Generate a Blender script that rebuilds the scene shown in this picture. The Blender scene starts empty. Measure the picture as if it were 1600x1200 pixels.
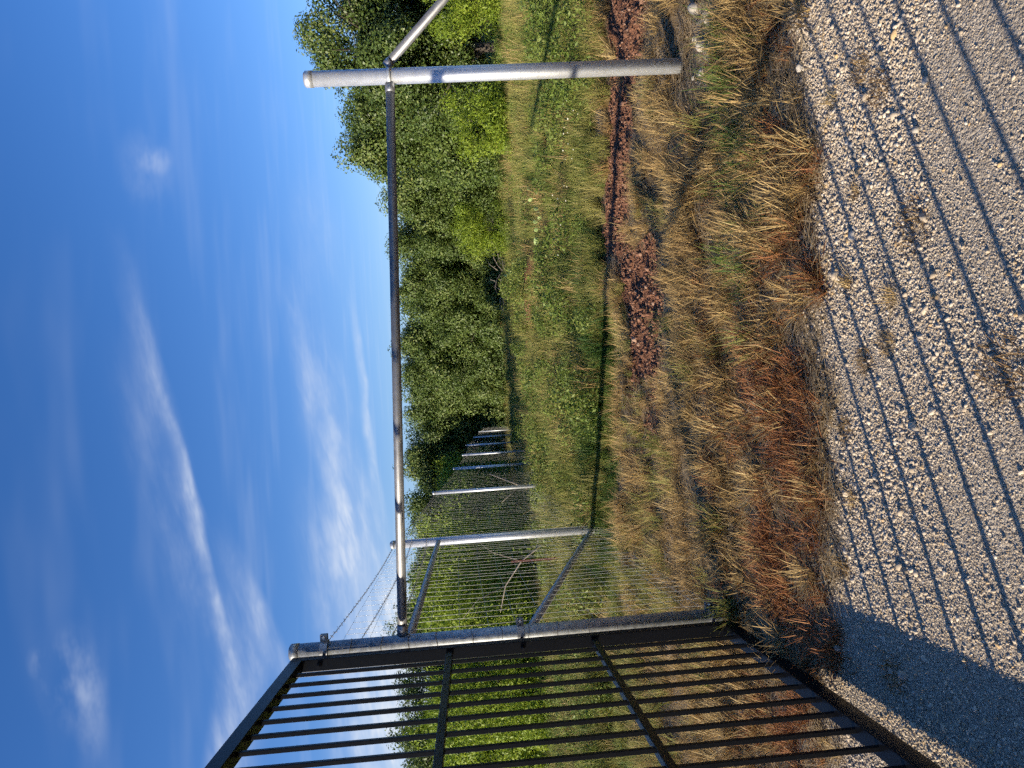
import bpy, math
import numpy as np
from mathutils import Vector, Matrix

R = math.radians
scene = bpy.context.scene
COL = scene.collection

# ------------------------------------------------------------------ camera (portrait photo stored on its side)
PITCH, ROLL, EYE = R(3.56), R(3.65), 1.70
fw = Vector((0, math.cos(PITCH), -math.sin(PITCH)))
r0 = Vector((1, 0, 0))
u0 = Vector((0, math.sin(PITCH), math.cos(PITCH)))
rt = r0 * math.cos(ROLL) - u0 * math.sin(ROLL)
up = r0 * math.sin(ROLL) + u0 * math.cos(ROLL)
cam_d = bpy.data.cameras.new('camera')
cam_d.sensor_fit = 'HORIZONTAL'
cam_d.sensor_width = 36
cam_d.lens = 1110 / 1600 * 36
cam_d.clip_start = 0.05
cam_d.clip_end = 3000
cam = bpy.data.objects.new('camera', cam_d)
COL.objects.link(cam)
mx = Matrix((-up, rt, -fw)).transposed().to_4x4()
mx.translation = Vector((0, 0, EYE))
cam.matrix_world = mx
scene.camera = cam

# ------------------------------------------------------------------ sun, sky, exposure
SUN_AZ, SUN_EL = R(67), R(15.2)          # azimuth towards which the shadows run, from +Y to +X
travel = Vector((math.sin(SUN_AZ) * math.cos(SUN_EL), math.cos(SUN_AZ) * math.cos(SUN_EL), -math.sin(SUN_EL)))
sun_d = bpy.data.lights.new('sun', 'SUN')
sun_d.energy = 4.6
sun_d.angle = R(0.55)
sun_d.color = (1.0, 0.88, 0.70)
sun = bpy.data.objects.new('sun', sun_d)
sun.rotation_euler = travel.to_track_quat('-Z', 'Y').to_euler()
sun.location = (-20, -10, 15)
COL.objects.link(sun)

scene.view_settings.view_transform = 'Standard'
scene.view_settings.look = 'None'
scene.view_settings.exposure = 1.08
scene.view_settings.gamma = 1
scene.view_settings.use_curve_mapping = False
scene.cycles.use_denoising = False
scene.cycles.max_bounces = 4
scene.cycles.diffuse_bounces = 2
scene.cycles.glossy_bounces = 2
scene.cycles.transmission_bounces = 2
scene.cycles.caustics_reflective = False
scene.cycles.transparent_max_bounces = 4
scene.cycles.sample_clamp_indirect = 4
scene.cycles.use_adaptive_sampling = True
scene.cycles.adaptive_threshold = .03
scene.cycles.adaptive_min_samples = 12

world = bpy.data.worlds.new('World')
scene.world = world
world.use_nodes = True
wn, wl = world.node_tree.nodes, world.node_tree.links
wn.clear()


class Ex:
    """tiny expression helper for shader math"""
    def __init__(s, tree):
        s.n, s.l = tree.nodes, tree.links

    def m(s, op, a, b=None, c=None, clamp=False):
        nd = s.n.new('ShaderNodeMath')
        nd.operation = op
        nd.use_clamp = clamp
        for i, v in enumerate((a, b, c)):
            if v is None:
                continue
            if isinstance(v, (int, float)):
                nd.inputs[i].default_value = v
            else:
                s.l.new(v, nd.inputs[i])
        return nd.outputs[0]

    def noise(s, vec, scale, detail=4, rough=0.55, dist=0.0):
        nd = s.n.new('ShaderNodeTexNoise')
        nd.inputs['Scale'].default_value = scale
        nd.inputs['Detail'].default_value = detail
        nd.inputs['Roughness'].default_value = rough
        nd.inputs['Distortion'].default_value = dist
        if vec is not None:
            s.l.new(vec, nd.inputs['Vector'])
        return nd.outputs['Fac']

    def ramp(s, fac, stops, interp='LINEAR'):
        nd = s.n.new('ShaderNodeValToRGB')
        cr = nd.color_ramp
        cr.interpolation = interp
        while len(cr.elements) < len(stops):
            cr.elements.new(0.5)
        for e, (p, c) in zip(cr.elements, stops):
            e.position = p
            e.color = (*c, 1) if len(c) == 3 else c
        s.l.new(fac, nd.inputs[0])
        return nd.outputs[0]

    def mix(s, fac, a, b):
        nd = s.n.new('ShaderNodeMix')
        nd.data_type = 'RGBA'
        for i, v in ((0, fac), (6, a), (7, b)):
            if isinstance(v, (int, float)):
                nd.inputs[i].default_value = v
            elif isinstance(v, tuple):
                nd.inputs[i].default_value = (*v, 1)
            else:
                s.l.new(v, nd.inputs[i])
        return nd.outputs[2]

    def comb(s, x, y, z=0.0):
        nd = s.n.new('ShaderNodeCombineXYZ')
        for i, v in enumerate((x, y, z)):
            if isinstance(v, (int, float)):
                nd.inputs[i].default_value = v
            else:
                s.l.new(v, nd.inputs[i])
        return nd.outputs[0]


X = Ex(world.node_tree)
tc = wn.new('ShaderNodeTexCoord')
sep = wn.new('ShaderNodeSeparateXYZ')
wl.new(tc.outputs['Generated'], sep.inputs[0])
dx, dy, dz = sep.outputs
sky = wn.new('ShaderNodeTexSky')
sky.sky_type = 'NISHITA'
sky.sun_disc = False
sky.sun_elevation = SUN_EL
sky.sun_rotation = SUN_AZ + math.pi
sky.air_density = 1.0
sky.dust_density = 0.3
sky.ozone_density = 3.0
hsv = wn.new('ShaderNodeHueSaturation')
hsv.inputs['Saturation'].default_value = 1.22
hsv.inputs['Value'].default_value = 1.0
wl.new(sky.outputs[0], hsv.inputs['Color'])
grade = wn.new('ShaderNodeMix')
grade.data_type = 'RGBA'
grade.blend_type = 'MULTIPLY'
grade.inputs[0].default_value = 1
grade.inputs[7].default_value = (.98, .96, 1.26, 1)
wl.new(hsv.outputs[0], grade.inputs[6])
# cirrus: bearings (u = x/y, v = z/y) of the streaks, feathered by stretched noise
yy = X.m('MAXIMUM', dy, 0.02)
u = X.m('DIVIDE', dx, yy)
v = X.m('DIVIDE', dz, yy)
wob = X.noise(X.comb(u, v), 5.0, 2, 0.5)
vv = X.m('ADD', v, X.m('MULTIPLY', X.m('SUBTRACT', wob, 0.5), 0.035))
fib = X.noise(X.comb(X.m('MULTIPLY', u, 2.2), X.m('MULTIPLY', X.m('SUBTRACT', v, X.m('MULTIPLY', u, 0.18)), 9.0)), 2.6, 4, 0.62)
puf = X.noise(X.comb(u, X.m('MULTIPLY', v, 2.0)), 7.0, 4, 0.62)


def smooth(a, lo, hi):
    nd = wn.new('ShaderNodeMapRange')
    nd.interpolation_type = 'SMOOTHSTEP'
    nd.inputs['From Min'].default_value = lo
    nd.inputs['From Max'].default_value = hi
    wl.new(a, nd.inputs['Value'])
    return nd.outputs[0]


def streak(p, q, w_up, w_dn, amp, endfade=0.06):
    """soft band between two bearings: sharp below, feathered above (or the reverse)"""
    (u1, v1), (u2, v2) = p, q
    if u1 > u2:
        u1, v1, u2, v2 = u2, v2, u1, v1
    sl = (v2 - v1) / (u2 - u1)
    d = X.m('SUBTRACT', vv, X.m('ADD', X.m('MULTIPLY', X.m('SUBTRACT', u, u1), sl), v1))
    a = X.m('SUBTRACT', 1.0, smooth(d, 0.0, w_up))
    b = smooth(d, -w_dn, 0.0)
    e = X.m('MULTIPLY', smooth(u, u1 - endfade, u1 + endfade), X.m('SUBTRACT', 1.0, smooth(u, u2 - endfade, u2 + endfade)))
    return X.m('MULTIPLY', X.m('MULTIPLY', X.m('MULTIPLY', a, b), e), amp)


def puff(c, ru, rv, amp):
    a = X.m('DIVIDE', X.m('SUBTRACT', u, c[0]), ru)
    b = X.m('DIVIDE', X.m('SUBTRACT', vv, c[1]), rv)
    d = X.m('SQRT', X.m('ADD', X.m('MULTIPLY', a, a), X.m('MULTIPLY', b, b)))
    return X.m('MULTIPLY', X.m('SUBTRACT', 1.0, smooth(d, 0.1, 1.0)), amp)


soft = [streak((.19, .452), (-.05, .400), .030, .016, .30, .08), streak((.03, .420), (-.14, .378), .016, .010, .55, .05), streak((-.06, .397), (-.36, .345), .021, .010, .62, .07),
        streak((.04, .435), (-.32, .375), .07, .02, .20, .10), streak((-.20, .345), (-.42, .325), .03, .03, .28),
        streak((.15, .232), (-.06, .216), .028, .016, .34), streak((.02, .212), (-.30, .160), .03, .06, .62, .09),
        streak((.11, .150), (-.14, .133), .012, .007, .75),
        streak((-.23, .326), (-.42, .270), .024, .024, .6), streak((-.36, .345), (-.60, .40), .03, .07, .65),
        streak((-.17, .185), (-.8, .13), .08, .09, .95, .12), streak((-.30, .10), (-1.2, .06), .10, .12, 1.6, .12),
        streak((.30, .20), (-.1, .19), .05, .05, .14)]
tot = soft[0]
for t in soft[1:]:
    tot = X.m('ADD', tot, t)
wisps = [puff((.335, .407), .026, .028, .36), puff((.325, .42), .07, .05, .20), puff((-.335, .600), .030, .026, .35), puff((-.36, .565), .09, .05, .32), puff((-.40, .535), .10, .03, .3)]
pt = wisps[0]
for t in wisps[1:]:
    pt = X.m('ADD', pt, t)
tex = X.m('MULTIPLY', smooth(fib, .34, .68), smooth(puf, .30, .62))
cirrus = X.m('ADD', X.m('MULTIPLY', tot, X.m('ADD', .18, X.m('MULTIPLY', tex, .62))), X.m('MULTIPLY', pt, X.m('MULTIPLY', smooth(puf, .36, .66), X.m('ADD', .45, X.m('MULTIPLY', fib, .5)))))
# thin cirrus veil that goes on over the whole sky
pz = X.m('MAXIMUM', dz, 0.05)
veil = X.noise(X.comb(X.m('DIVIDE', dx, pz), X.m('MULTIPLY', X.m('DIVIDE', dy, pz), 3.0)), 0.7, 3, 0.6)
veil = X.m('MULTIPLY', smooth(veil, .46, .85), .13)
mask = X.m('ADD', cirrus, veil)
mask = X.m('MINIMUM', mask, 0.82)
cloud = X.mix(smooth(dz, 0.0, .5), (5.6, 5.9, 6.4), (5.2, 5.7, 6.5))
skycol = X.mix(mask, grade.outputs[2], cloud)
bg = wn.new('ShaderNodeBackground')
bg.inputs['Strength'].default_value = 0.072
wl.new(skycol, bg.inputs['Color'])
world.cycles.sampling_method = 'MANUAL'
world.cycles.sample_map_resolution = 512
wout = wn.new('ShaderNodeOutputWorld')
wl.new(bg.outputs[0], wout.inputs[0])

# ------------------------------------------------------------------ materials
MAT = {}


def new_mat(name):
    m = bpy.data.materials.new(name)
    m.use_nodes = True
    nt = m.node_tree
    bs = nt.nodes['Principled BSDF']
    MAT[name] = m
    return m, nt, bs, Ex(nt)


def pos_socket(nt):
    g = nt.nodes.new('ShaderNodeNewGeometry')
    return g.outputs['Position']


def obj_coord(nt):
    return nt.nodes.new('ShaderNodeTexCoord').outputs['Object']


def bump(nt, bs, h, strength, dist):
    b = nt.nodes.new('ShaderNodeBump')
    b.inputs['Strength'].default_value = strength
    b.inputs['Distance'].default_value = dist
    nt.links.new(h, b.inputs['Height'])
    nt.links.new(b.outputs[0], bs.inputs['Normal'])


def metal(name, col, rough, metallic, mott=0.25, scale=14, bstr=0.06):
    m, nt, bs, e = new_mat(name)
    p = obj_coord(nt)
    n1 = e.noise(p, scale, 5, .6)
    n2 = e.noise(p, scale * 7, 3, .6)
    f = e.m('ADD', e.m('MULTIPLY', n1, .7), e.m('MULTIPLY', n2, .3))
    c = e.ramp(f, [(.3, tuple(x * (1 - mott) for x in col)), (.55, col), (.75, tuple(min(1, x * (1 + mott * .6)) for x in col))])
    nt.links.new(c, bs.inputs['Base Color'])
    bs.inputs['Metallic'].default_value = metallic
    nt.links.new(e.m('ADD', rough - .1, e.m('MULTIPLY', f, .2)), bs.inputs['Roughness'])
    bump(nt, bs, n2, bstr, .002)
    return m


metal('galvanized', (.52, .54, .56), .45, .62, .12, 16)
metal('galvanized_old', (.34, .36, .37), .52, .65, .5, 22, .2)
metal('galvanized_dull', (.20, .205, .215), .46, .6, .3, 12)
metal('wire', (.42, .42, .40), .5, .6)
metal('barb', (.22, .21, .20), .6, .6)
metal('black_paint', (.005, .0055, .007), .33, .0, .1, 30, .02).node_tree.nodes['Principled BSDF'].inputs['Specular IOR Level'].default_value = .10
metal('hinge_steel', (.30, .31, .33), .42, .8, .3, 40)
metal('bolt_steel', (.55, .55, .55), .3, .9)
metal('rust', (.10, .03, .02), .85, .1, .4, 30, .3)


def gravel_mat():
    m, nt, bs, e = new_mat('gravel_bed')
    p = pos_socket(nt)
    vo = nt.nodes.new('ShaderNodeTexVoronoi')
    vo.inputs['Scale'].default_value = 95
    nt.links.new(p, vo.inputs['Vector'])
    vo2 = nt.nodes.new('ShaderNodeTexVoronoi')
    vo2.inputs['Scale'].default_value = 260
    nt.links.new(p, vo2.inputs['Vector'])
    hue = nt.nodes.new('ShaderNodeSeparateColor')
    nt.links.new(vo.outputs['Color'], hue.inputs[0])
    c1 = e.ramp(hue.outputs[0], [(0, (.27, .215, .155)), (.5, (.41, .335, .245)), (1, (.53, .45, .345))])
    big = e.noise(p, 1.6, 4, .6)
    c = e.mix(e.m('MULTIPLY', smooth_in(e, big, .5, .75), .35), c1, (.33, .27, .20))
    nt.links.new(c, bs.inputs['Base Color'])
    bs.inputs['Roughness'].default_value = .95
    h = e.m('ADD', e.m('MULTIPLY', vo.outputs['Distance'], -1.0), e.m('MULTIPLY', vo2.outputs['Distance'], -.4))
    bump(nt, bs, h, 1.0, .012)


def smooth_in(e, a, lo, hi):
    nd = e.n.new('ShaderNodeMapRange')
    nd.interpolation_type = 'SMOOTHSTEP'
    nd.inputs['From Min'].default_value = lo
    nd.inputs['From Max'].default_value = hi
    e.l.new(a, nd.inputs['Value'])
    return nd.outputs[0]


gravel_mat()


def instance_mat(name, stops, rough=.8, transl=0.0, tint=None, per='attr', spec=.3, bumpy=False):
    """colour from the instance random number mixed with the per-blade attribute 'rnd'"""
    m, nt, bs, e = new_mat(name)
    oi = nt.nodes.new('ShaderNodeObjectInfo')
    at = nt.nodes.new('ShaderNodeAttribute')
    at.attribute_name = 'rnd'
    if per == 'attr':
        f = e.m('ADD', e.m('MULTIPLY', oi.outputs['Random'], .5), e.m('MULTIPLY', at.outputs['Fac'], .5))
    elif per == 'leaf':
        f = at.outputs['Fac']
    else:
        f = oi.outputs['Random']
    c = e.ramp(f, stops)
    if per == 'inst':
        n = e.noise(obj_coord(nt), 3.0, 4, .6)
        c = e.mix(e.m('MULTIPLY', n, .45), c, tint or (.33, .265, .19))
    nt.links.new(c, bs.inputs['Base Color'])
    bs.inputs['Roughness'].default_value = rough
    bs.inputs['Specular IOR Level'].default_value = spec
    if transl:
        tr = nt.nodes.new('ShaderNodeBsdfTranslucent')
        nt.links.new(c, tr.inputs['Color'])
        ms = nt.nodes.new('ShaderNodeMixShader')
        ms.inputs[0].default_value = transl
        nt.links.new(bs.outputs[0], ms.inputs[1])
        nt.links.new(tr.outputs[0], ms.inputs[2])
        nt.links.new(ms.outputs[0], nt.nodes['Material Output'].inputs[0])
    return m


instance_mat('stone', [(0, (.27, .215, .15)), (.25, (.38, .31, .225)), (.6, (.49, .405, .30)), (.9, (.59, .50, .385)), (.955, (.60, .55, .47)), (.965, (.50, .33, .15)), (1, (.45, .30, .15))], .9, per='inst')
instance_mat('clod', [(0, (.11, .052, .032)), (.5, (.165, .080, .047)), (.9, (.23, .115, .068)), (1, (.32, .22, .16))], .95, per='inst', tint=(.12, .055, .033))
instance_mat('pale_rock', [(0, (.34, .305, .25)), (1, (.46, .42, .355))], .9, per='inst', tint=(.30, .26, .21))
instance_mat('straw', [(0, (.17, .098, .036)), (.3, (.31, .20, .078)), (.65, (.46, .32, .13)), (1, (.58, .45, .22))], .7, .22)
instance_mat('russet', [(0, (.13, .046, .019)), (.4, (.27, .105, .039)), (.75, (.39, .185, .068)), (1, (.50, .32, .125))], .7, .22)
instance_mat('weed_brown', [(0, (.10, .055, .022)), (.5, (.23, .14, .055)), (1, (.40, .28, .12))], .8, .15)
instance_mat('olive_grass', [(0, (.10, .125, .020)), (.35, (.20, .21, .045)), (.7, (.33, .295, .09)), (1, (.47, .39, .17))], .7, .28)
instance_mat('green_grass', [(0, (.05, .095, .016)), (.4, (.105, .16, .028)), (.75, (.20, .235, .05)), (1, (.37, .33, .12))], .65, .3)
instance_mat('lush_shade_grass', [(0, (.018, .05, .008)), (.5, (.035, .085, .013)), (1, (.08, .14, .025))], .6, .2)  # deep green grass, its colour darkened further to stand in for shade
instance_mat('litter', [(0, (.19, .125, .06)), (.5, (.34, .245, .13)), (1, (.52, .42, .27))], .85, .1)
instance_mat('oak_leaf', [(0, (.034, .062, .012)), (.45, (.068, .11, .021)), (.8, (.115, .158, .034)), (1, (.20, .215, .065))], .5, .22, per='leaf', spec=.45)
instance_mat('wood_leaf', [(0, (.040, .070, .013)), (.5, (.082, .128, .024)), (.85, (.135, .18, .038)), (1, (.22, .235, .075))], .55, .22, per='leaf', spec=.4)
instance_mat('mesquite_leaf', [(0, (.10, .16, .012)), (.5, (.19, .27, .022)), (.85, (.27, .34, .032)), (1, (.36, .39, .06))], .55, .35, per='leaf', spec=.35)
instance_mat('weed_leaf', [(0, (.06, .10, .018)), (.5, (.13, .185, .030)), (1, (.26, .28, .07))], .55, .32)
instance_mat('pear_pad', [(0, (.20, .30, .09)), (1, (.33, .42, .15))], .5, .0, per='attr', spec=.4)
instance_mat('flower', [(0, (.75, .72, .55)), (1, (.85, .83, .70))], .6, .2, per='attr')


def bark(name, c1, c2):
    m, nt, bs, e = new_mat(name)
    p = obj_coord(nt)
    n = e.noise(p, 9, 6, .65)
    nt.links.new(e.ramp(n, [(.3, c1), (.7, c2)]), bs.inputs['Base Color'])
    bs.inputs['Roughness'].default_value = .95
    bump(nt, bs, n, .7, .04)


bark('bark', (.025, .02, .016), (.075, .062, .05))
bark('dead_wood', (.10, .085, .07), (.24, .205, .165))


def ground_mat():
    m, nt, bs, e = new_mat('soil')
    p = pos_socket(nt)
    sp = nt.nodes.new('ShaderNodeSeparateXYZ')
    nt.links.new(p, sp.inputs[0])
    n1 = e.noise(p, 2.2, 6, .65)
    n2 = e.noise(p, 14, 6, .7)
    n3 = e.noise(p, .35, 4, .6)
    jit = e.m('ADD', e.m('MULTIPLY', e.m('SUBTRACT', n1, .5), .9), e.m('MULTIPLY', e.m('SUBTRACT', n2, .5), .25))
    y = e.m('ADD', sp.outputs[1], jit)
    litter = e.ramp(n2, [(.25, (.12, .08, .042)), (.5, (.24, .17, .095)), (.75, (.36, .28, .17))])
    red = e.ramp(n2, [(.25, (.12, .054, .031)), (.5, (.19, .088, .050)), (.8, (.26, .13, .078))])
    green = e.ramp(e.m('ADD', e.m('MULTIPLY', n1, .6), e.m('MULTIPLY', n2, .4)), [(.3, (.05, .055, .016)), (.5, (.10, .095, .030)), (.7, (.20, .155, .065))])
    at = nt.nodes.new('ShaderNodeAttribute')
    at.attribute_name = 'dirt'
    dirt = smooth_in(e, e.m('ADD', at.outputs['Fac'], e.m('MULTIPLY', e.m('SUBTRACT', n1, .5), .8)), .35, .6)
    pal = nt.nodes.new('ShaderNodeAttribute')
    pal.attribute_name = 'pale'
    c = e.mix(smooth_in(e, y, 6.6, 8.2), litter, green)
    c = e.mix(dirt, c, red)
    pale = smooth_in(e, e.m('ADD', pal.outputs['Fac'], e.m('MULTIPLY', e.m('SUBTRACT', n2, .5), .9)), .4, .65)
    c = e.mix(pale, c, e.ramp(n2, [(.3, (.30, .27, .22)), (.7, (.50, .46, .40))]))
    nt.links.new(c, bs.inputs['Base Color'])
    bs.inputs['Roughness'].default_value = .97
    bs.inputs['Specular IOR Level'].default_value = .15
    bump(nt, bs, e.m('ADD', n2, e.m('MULTIPLY', n1, .5)), .9, .05)


ground_mat()


# ------------------------------------------------------------------ mesh helpers
def tag(o, label=None, cat=None, group=None, kind=None):
    for k, val in (('label', label), ('category', cat), ('group', group), ('kind', kind)):
        if val:
            o[k] = val
    return o


def link(name, me, mat, parent=None, loc=None):
    o = bpy.data.objects.new(name, me)
    if mat and not me.materials:
        me.materials.append(MAT[mat])
    COL.objects.link(o)
    if parent:
        o.parent = parent
    if loc is not None:
        o.location = loc
    return o


def empty(name, loc=(0, 0, 0), rz=0):
    o = bpy.data.objects.new(name, None)
    o.empty_display_size = .2
    o.location = loc
    o.rotation_euler = (0, 0, rz)
    COL.objects.link(o)
    return o


def np_mesh(name, verts, polys, rnd=None, smooth=False):
    """polys: list of int arrays (n, k)"""
    me = bpy.data.meshes.new(name)
    verts = np.asarray(verts, dtype=np.float32)
    me.vertices.add(len(verts))
    me.vertices.foreach_set('co', verts.ravel())
    loops = np.concatenate([np.asarray(p, dtype=np.int32).ravel() for p in polys])
    sizes = np.concatenate([np.full(len(p), p.shape[1], dtype=np.int32) for p in polys])
    starts = np.concatenate([[0], np.cumsum(sizes)[:-1]]).astype(np.int32)
    me.loops.add(len(loops))
    me.loops.foreach_set('vertex_index', loops)
    me.polygons.add(len(sizes))
    me.polygons.foreach_set('loop_start', starts)
    me.polygons.foreach_set('loop_total', sizes)
    if smooth:
        me.polygons.foreach_set('use_smooth', np.ones(len(sizes), dtype=bool))
    me.update(calc_edges=True)
    if rnd is not None:
        a = me.attributes.new('rnd', 'FLOAT', 'POINT')
        a.data.foreach_set('value', np.asarray(rnd, dtype=np.float32))
    return me


class MB:
    def __init__(s):
        s.v, s.f, s.sm = [], [], []

    def box(s, c, ax, ay, az):
        """centre and three half vectors"""
        c, ax, ay, az = (Vector(k) for k in (c, ax, ay, az))
        n = len(s.v)
        for i in (-1, 1):
            for j in (-1, 1):
                for k in (-1, 1):
                    s.v.append(c + ax * i + ay * j + az * k)
        for q in ((0, 1, 3, 2), (4, 6, 7, 5), (0, 4, 5, 1), (2, 3, 7, 6), (0, 2, 6, 4), (1, 5, 7, 3)):
            s.f.append([n + i for i in q])
            s.sm.append(False)
        return s

    def tube(s, pts, radii, seg=12, cap=True):
        pts = [Vector(p) for p in pts]
        if not isinstance(radii, (list, tuple)):
            radii = [radii] * len(pts)
        n0 = len(s.v)
        prev = None
        for i, p in enumerate(pts):
            d = (pts[min(i + 1, len(pts) - 1)] - pts[max(i - 1, 0)]).normalized()
            if prev is None:
                a = d.cross(Vector((0, 0, 1)) if abs(d.z) < .9 else Vector((0, 1, 0))).normalized()
            else:
                a = (prev - d * prev.dot(d)).normalized()
            prev = a
            b = d.cross(a)
            for k in range(seg):
                t = 2 * math.pi * k / seg
                s.v.append(p + (a * math.cos(t) + b * math.sin(t)) * radii[i])
        for i in range(len(pts) - 1):
            for k in range(seg):
                k2 = (k + 1) % seg
                s.f.append([n0 + i * seg + k, n0 + i * seg + k2, n0 + (i + 1) * seg + k2, n0 + (i + 1) * seg + k])
                s.sm.append(True)
        if cap:
            s.f.append([n0 + k for k in range(seg)][::-1])
            s.f.append([n0 + (len(pts) - 1) * seg + k for k in range(seg)])
            s.sm += [False, False]
        return s

    def build(s, name, mat, parent=None, loc=None, bev=0):
        me = bpy.data.meshes.new(name)
        me.from_pydata([tuple(p) for p in s.v], [], s.f)
        me.polygons.foreach_set('use_smooth', s.sm)
        me.update()
        o = link(name, me, mat, parent, loc)
        if bev:
            b = o.modifiers.new('bevel', 'BEVEL')
            b.width = bev
            b.segments = 2
            b.limit_method = 'ANGLE'
        return o


# ------------------------------------------------------------------ terrain
rng = np.random.default_rng(7)
PH = rng.uniform(0, 6.28, (14, 2))
FR = rng.uniform(-1, 1, (14, 2))


def vnoise(x, y, f):
    s = 0
    for i in range(14):
        k = f * (0.6 + .18 * i)
        s = s + np.sin(k * (FR[i, 0] * x + FR[i, 1] * y) * 2 + PH[i, 0]) * np.cos(k * (FR[i, 1] * x - FR[i, 0] * y) * 1.7 + PH[i, 1]) / 14 ** .5
    return s


def edge_y(x):
    return np.interp(x, [-8, -3, -1.4, -.7, 0, .8, 1.3, 1.8, 6], [3.95, 3.75, 3.42, 3.27, 3.30, 3.29, 3.36, 3.42, 3.6]) + .05 * vnoise(x, x * .3, 4)


def ditch_y(x):
    return np.interp(x, [-14, -3, -1.9, 3.4, 9], [10.6, 9.45, 8.95, 6.25, 3.9])


def dirt_fac(x, y):
    c = np.where(x > 1.25, ditch_y(x) + .02, np.interp(x, [-14, -2.4, .0, .5, 1.25], [8.0, 6.9, 6.4, 6.4, 6.7]))
    w = np.interp(x, [-14, -2.4, -1, .1, .5, 1.0, 1.4, 2.1, 3.0, 9], [.3, .3, .35, .75, .9, .95, .75, .85, .9, .9])
    amp = np.interp(x, [-14, -2, -.3, .3, .8, 9], [.45, .5, .62, .9, 1, 1])
    a = amp * np.exp(-((y - c) / w) ** 4)
    c2 = np.interp(x, [-8, -.3, 2.2, 9], [19.5, 18.6, 14.6, 13.0])
    b = np.exp(-((y - c2) / (.25 + .022 * y)) ** 4) * np.interp(x, [-1.5, -.3, 2.4, 3.4], [0, .9, .9, 0])
    return np.maximum(a, b)


def pale_fac(x, y):
    c = np.interp(x, [-4, -.9, .1, .7, 2, 2.4, 6], [4.5, 4.35, 4.3, 4.5, 4.57, 4.6, 4.7])
    amp = np.interp(x, [-4, -1, -.2, 0, .8, 1.1, 1.75, 1.95, 6], [.35, .45, .5, .62, .62, .3, .4, 1, 1])
    return amp * .9 * np.exp(-((y - c) / np.where(x > 1.85, .24, .13)) ** 2)


def tz(x, y):
    x, y = np.asarray(x, float), np.asarray(y, float)
    z = np.interp(y, [11, 15, 21, 27, 33, 60, 90, 120, 400], [0, -.03, -.33, -.6, -.8, -1.9, -3.3, -4, -6])
    off = np.clip((y - edge_y(x)) / .7, 0, 1)
    z = z + off * (.035 * vnoise(x, y, 1.4) + .018 * vnoise(x, y, 5)) * np.clip(1.4 - y / 40, .3, 1) + off * .03
    dc = y - ditch_y(x)
    dep = np.interp(x, [-14, -2.5, .1, .9, 9], [.30, .36, .30, .0, .0])
    wid = np.interp(x, [-14, -.4, 1.1, 9], [.62, .58, .4, .4])
    z = z - dep * np.exp(-(dc / wid) ** 2) + .22 * dep * np.exp(-((dc + 1.05) / .4) ** 2) * (x < 1.2)
    df = dirt_fac(x, y) * (y < 10)
    z = z + .42 * dirt_fac(x, y) * (y > 11)
    z = z + df * (.016 * vnoise(x, y, 16) + .02 * vnoise(x, y, 7))
    z = z - .06 * np.exp(-((y - 4.35 - .1 * vnoise(x, x * .1, 3)) / .28) ** 2) * off   # shallow runnel in the verge
    return z


def grid_coords(lo_d, hi_d, step, lo, hi, grow=1.22):
    a = list(np.arange(lo_d, hi_d + step / 2, step))
    s = step
    while a[-1] < hi:
        s *= grow
        a.append(a[-1] + s)
    s = step
    b = []
    cur = lo_d
    while cur > lo:
        s *= grow
        cur -= s
        b.append(cur)
    return np.array(b[::-1] + a)


xs = grid_coords(-5, 6, .06, -500, 500, 1.16)
ys = grid_coords(1.5, 13, .055, -300, 900, 1.10)
GX, GY = np.meshgrid(xs, ys)
GZ = tz(GX, GY)
nx, ny = len(xs), len(ys)
idx = np.arange(nx * ny).reshape(ny, nx)
quads = np.stack([idx[:-1, :-1], idx[:-1, 1:], idx[1:, 1:], idx[1:, :-1]], -1).reshape(-1, 4)
gm = np_mesh('ground', np.stack([GX, GY, GZ], -1).reshape(-1, 3), [quads], smooth=True)
for nm, fn in (('dirt', dirt_fac), ('pale', pale_fac)):
    a = gm.attributes.new(nm, 'FLOAT', 'POINT')
    a.data.foreach_set('value', fn(GX, GY).ravel().astype(np.float32))
ground = tag(link('ground', gm, 'soil'), 'uneven red brown soil of the field and verge', 'ground', kind='structure')

# gravel road: a sheet over the ground with a ragged verge edge
rx = np.concatenate([np.linspace(-40, -5, 18)[:-1], np.arange(-5, 6, .08), np.linspace(6, 45, 20)])
rv = np.linspace(0, 1, 60) ** .5
RX = np.repeat(rx[None], 60, 0)
top = edge_y(rx) + .09 * vnoise(rx, rx * .7, 9) + .10
RY = -9 + (top + 9)[None] * rv[:, None]
RZ = tz(RX, RY) + .006 + .008 * vnoise(RX, RY, 3) * 0
i2 = np.arange(RX.size).reshape(RX.shape)
q2 = np.stack([i2[:-1, :-1], i2[:-1, 1:], i2[1:, 1:], i2[1:, :-1]], -1).reshape(-1, 4)
tag(link('gravel_road', np_mesh('gravel_road', np.stack([RX, RY, RZ], -1).reshape(-1, 3), [q2], smooth=True), 'gravel_bed'),
    'pale crushed limestone driveway in the foreground', 'road', kind='structure')


# ------------------------------------------------------------------ scattering (ground cover nobody could count)
def proto_collection(name, meshes, mat):
    c = bpy.data.collections.new(name)
    for i, me in enumerate(meshes):
        me.materials.append(MAT[mat])
        o = bpy.data.objects.new('%s_%02d' % (name, i), me)
        c.objects.link(o)
    return c


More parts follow.
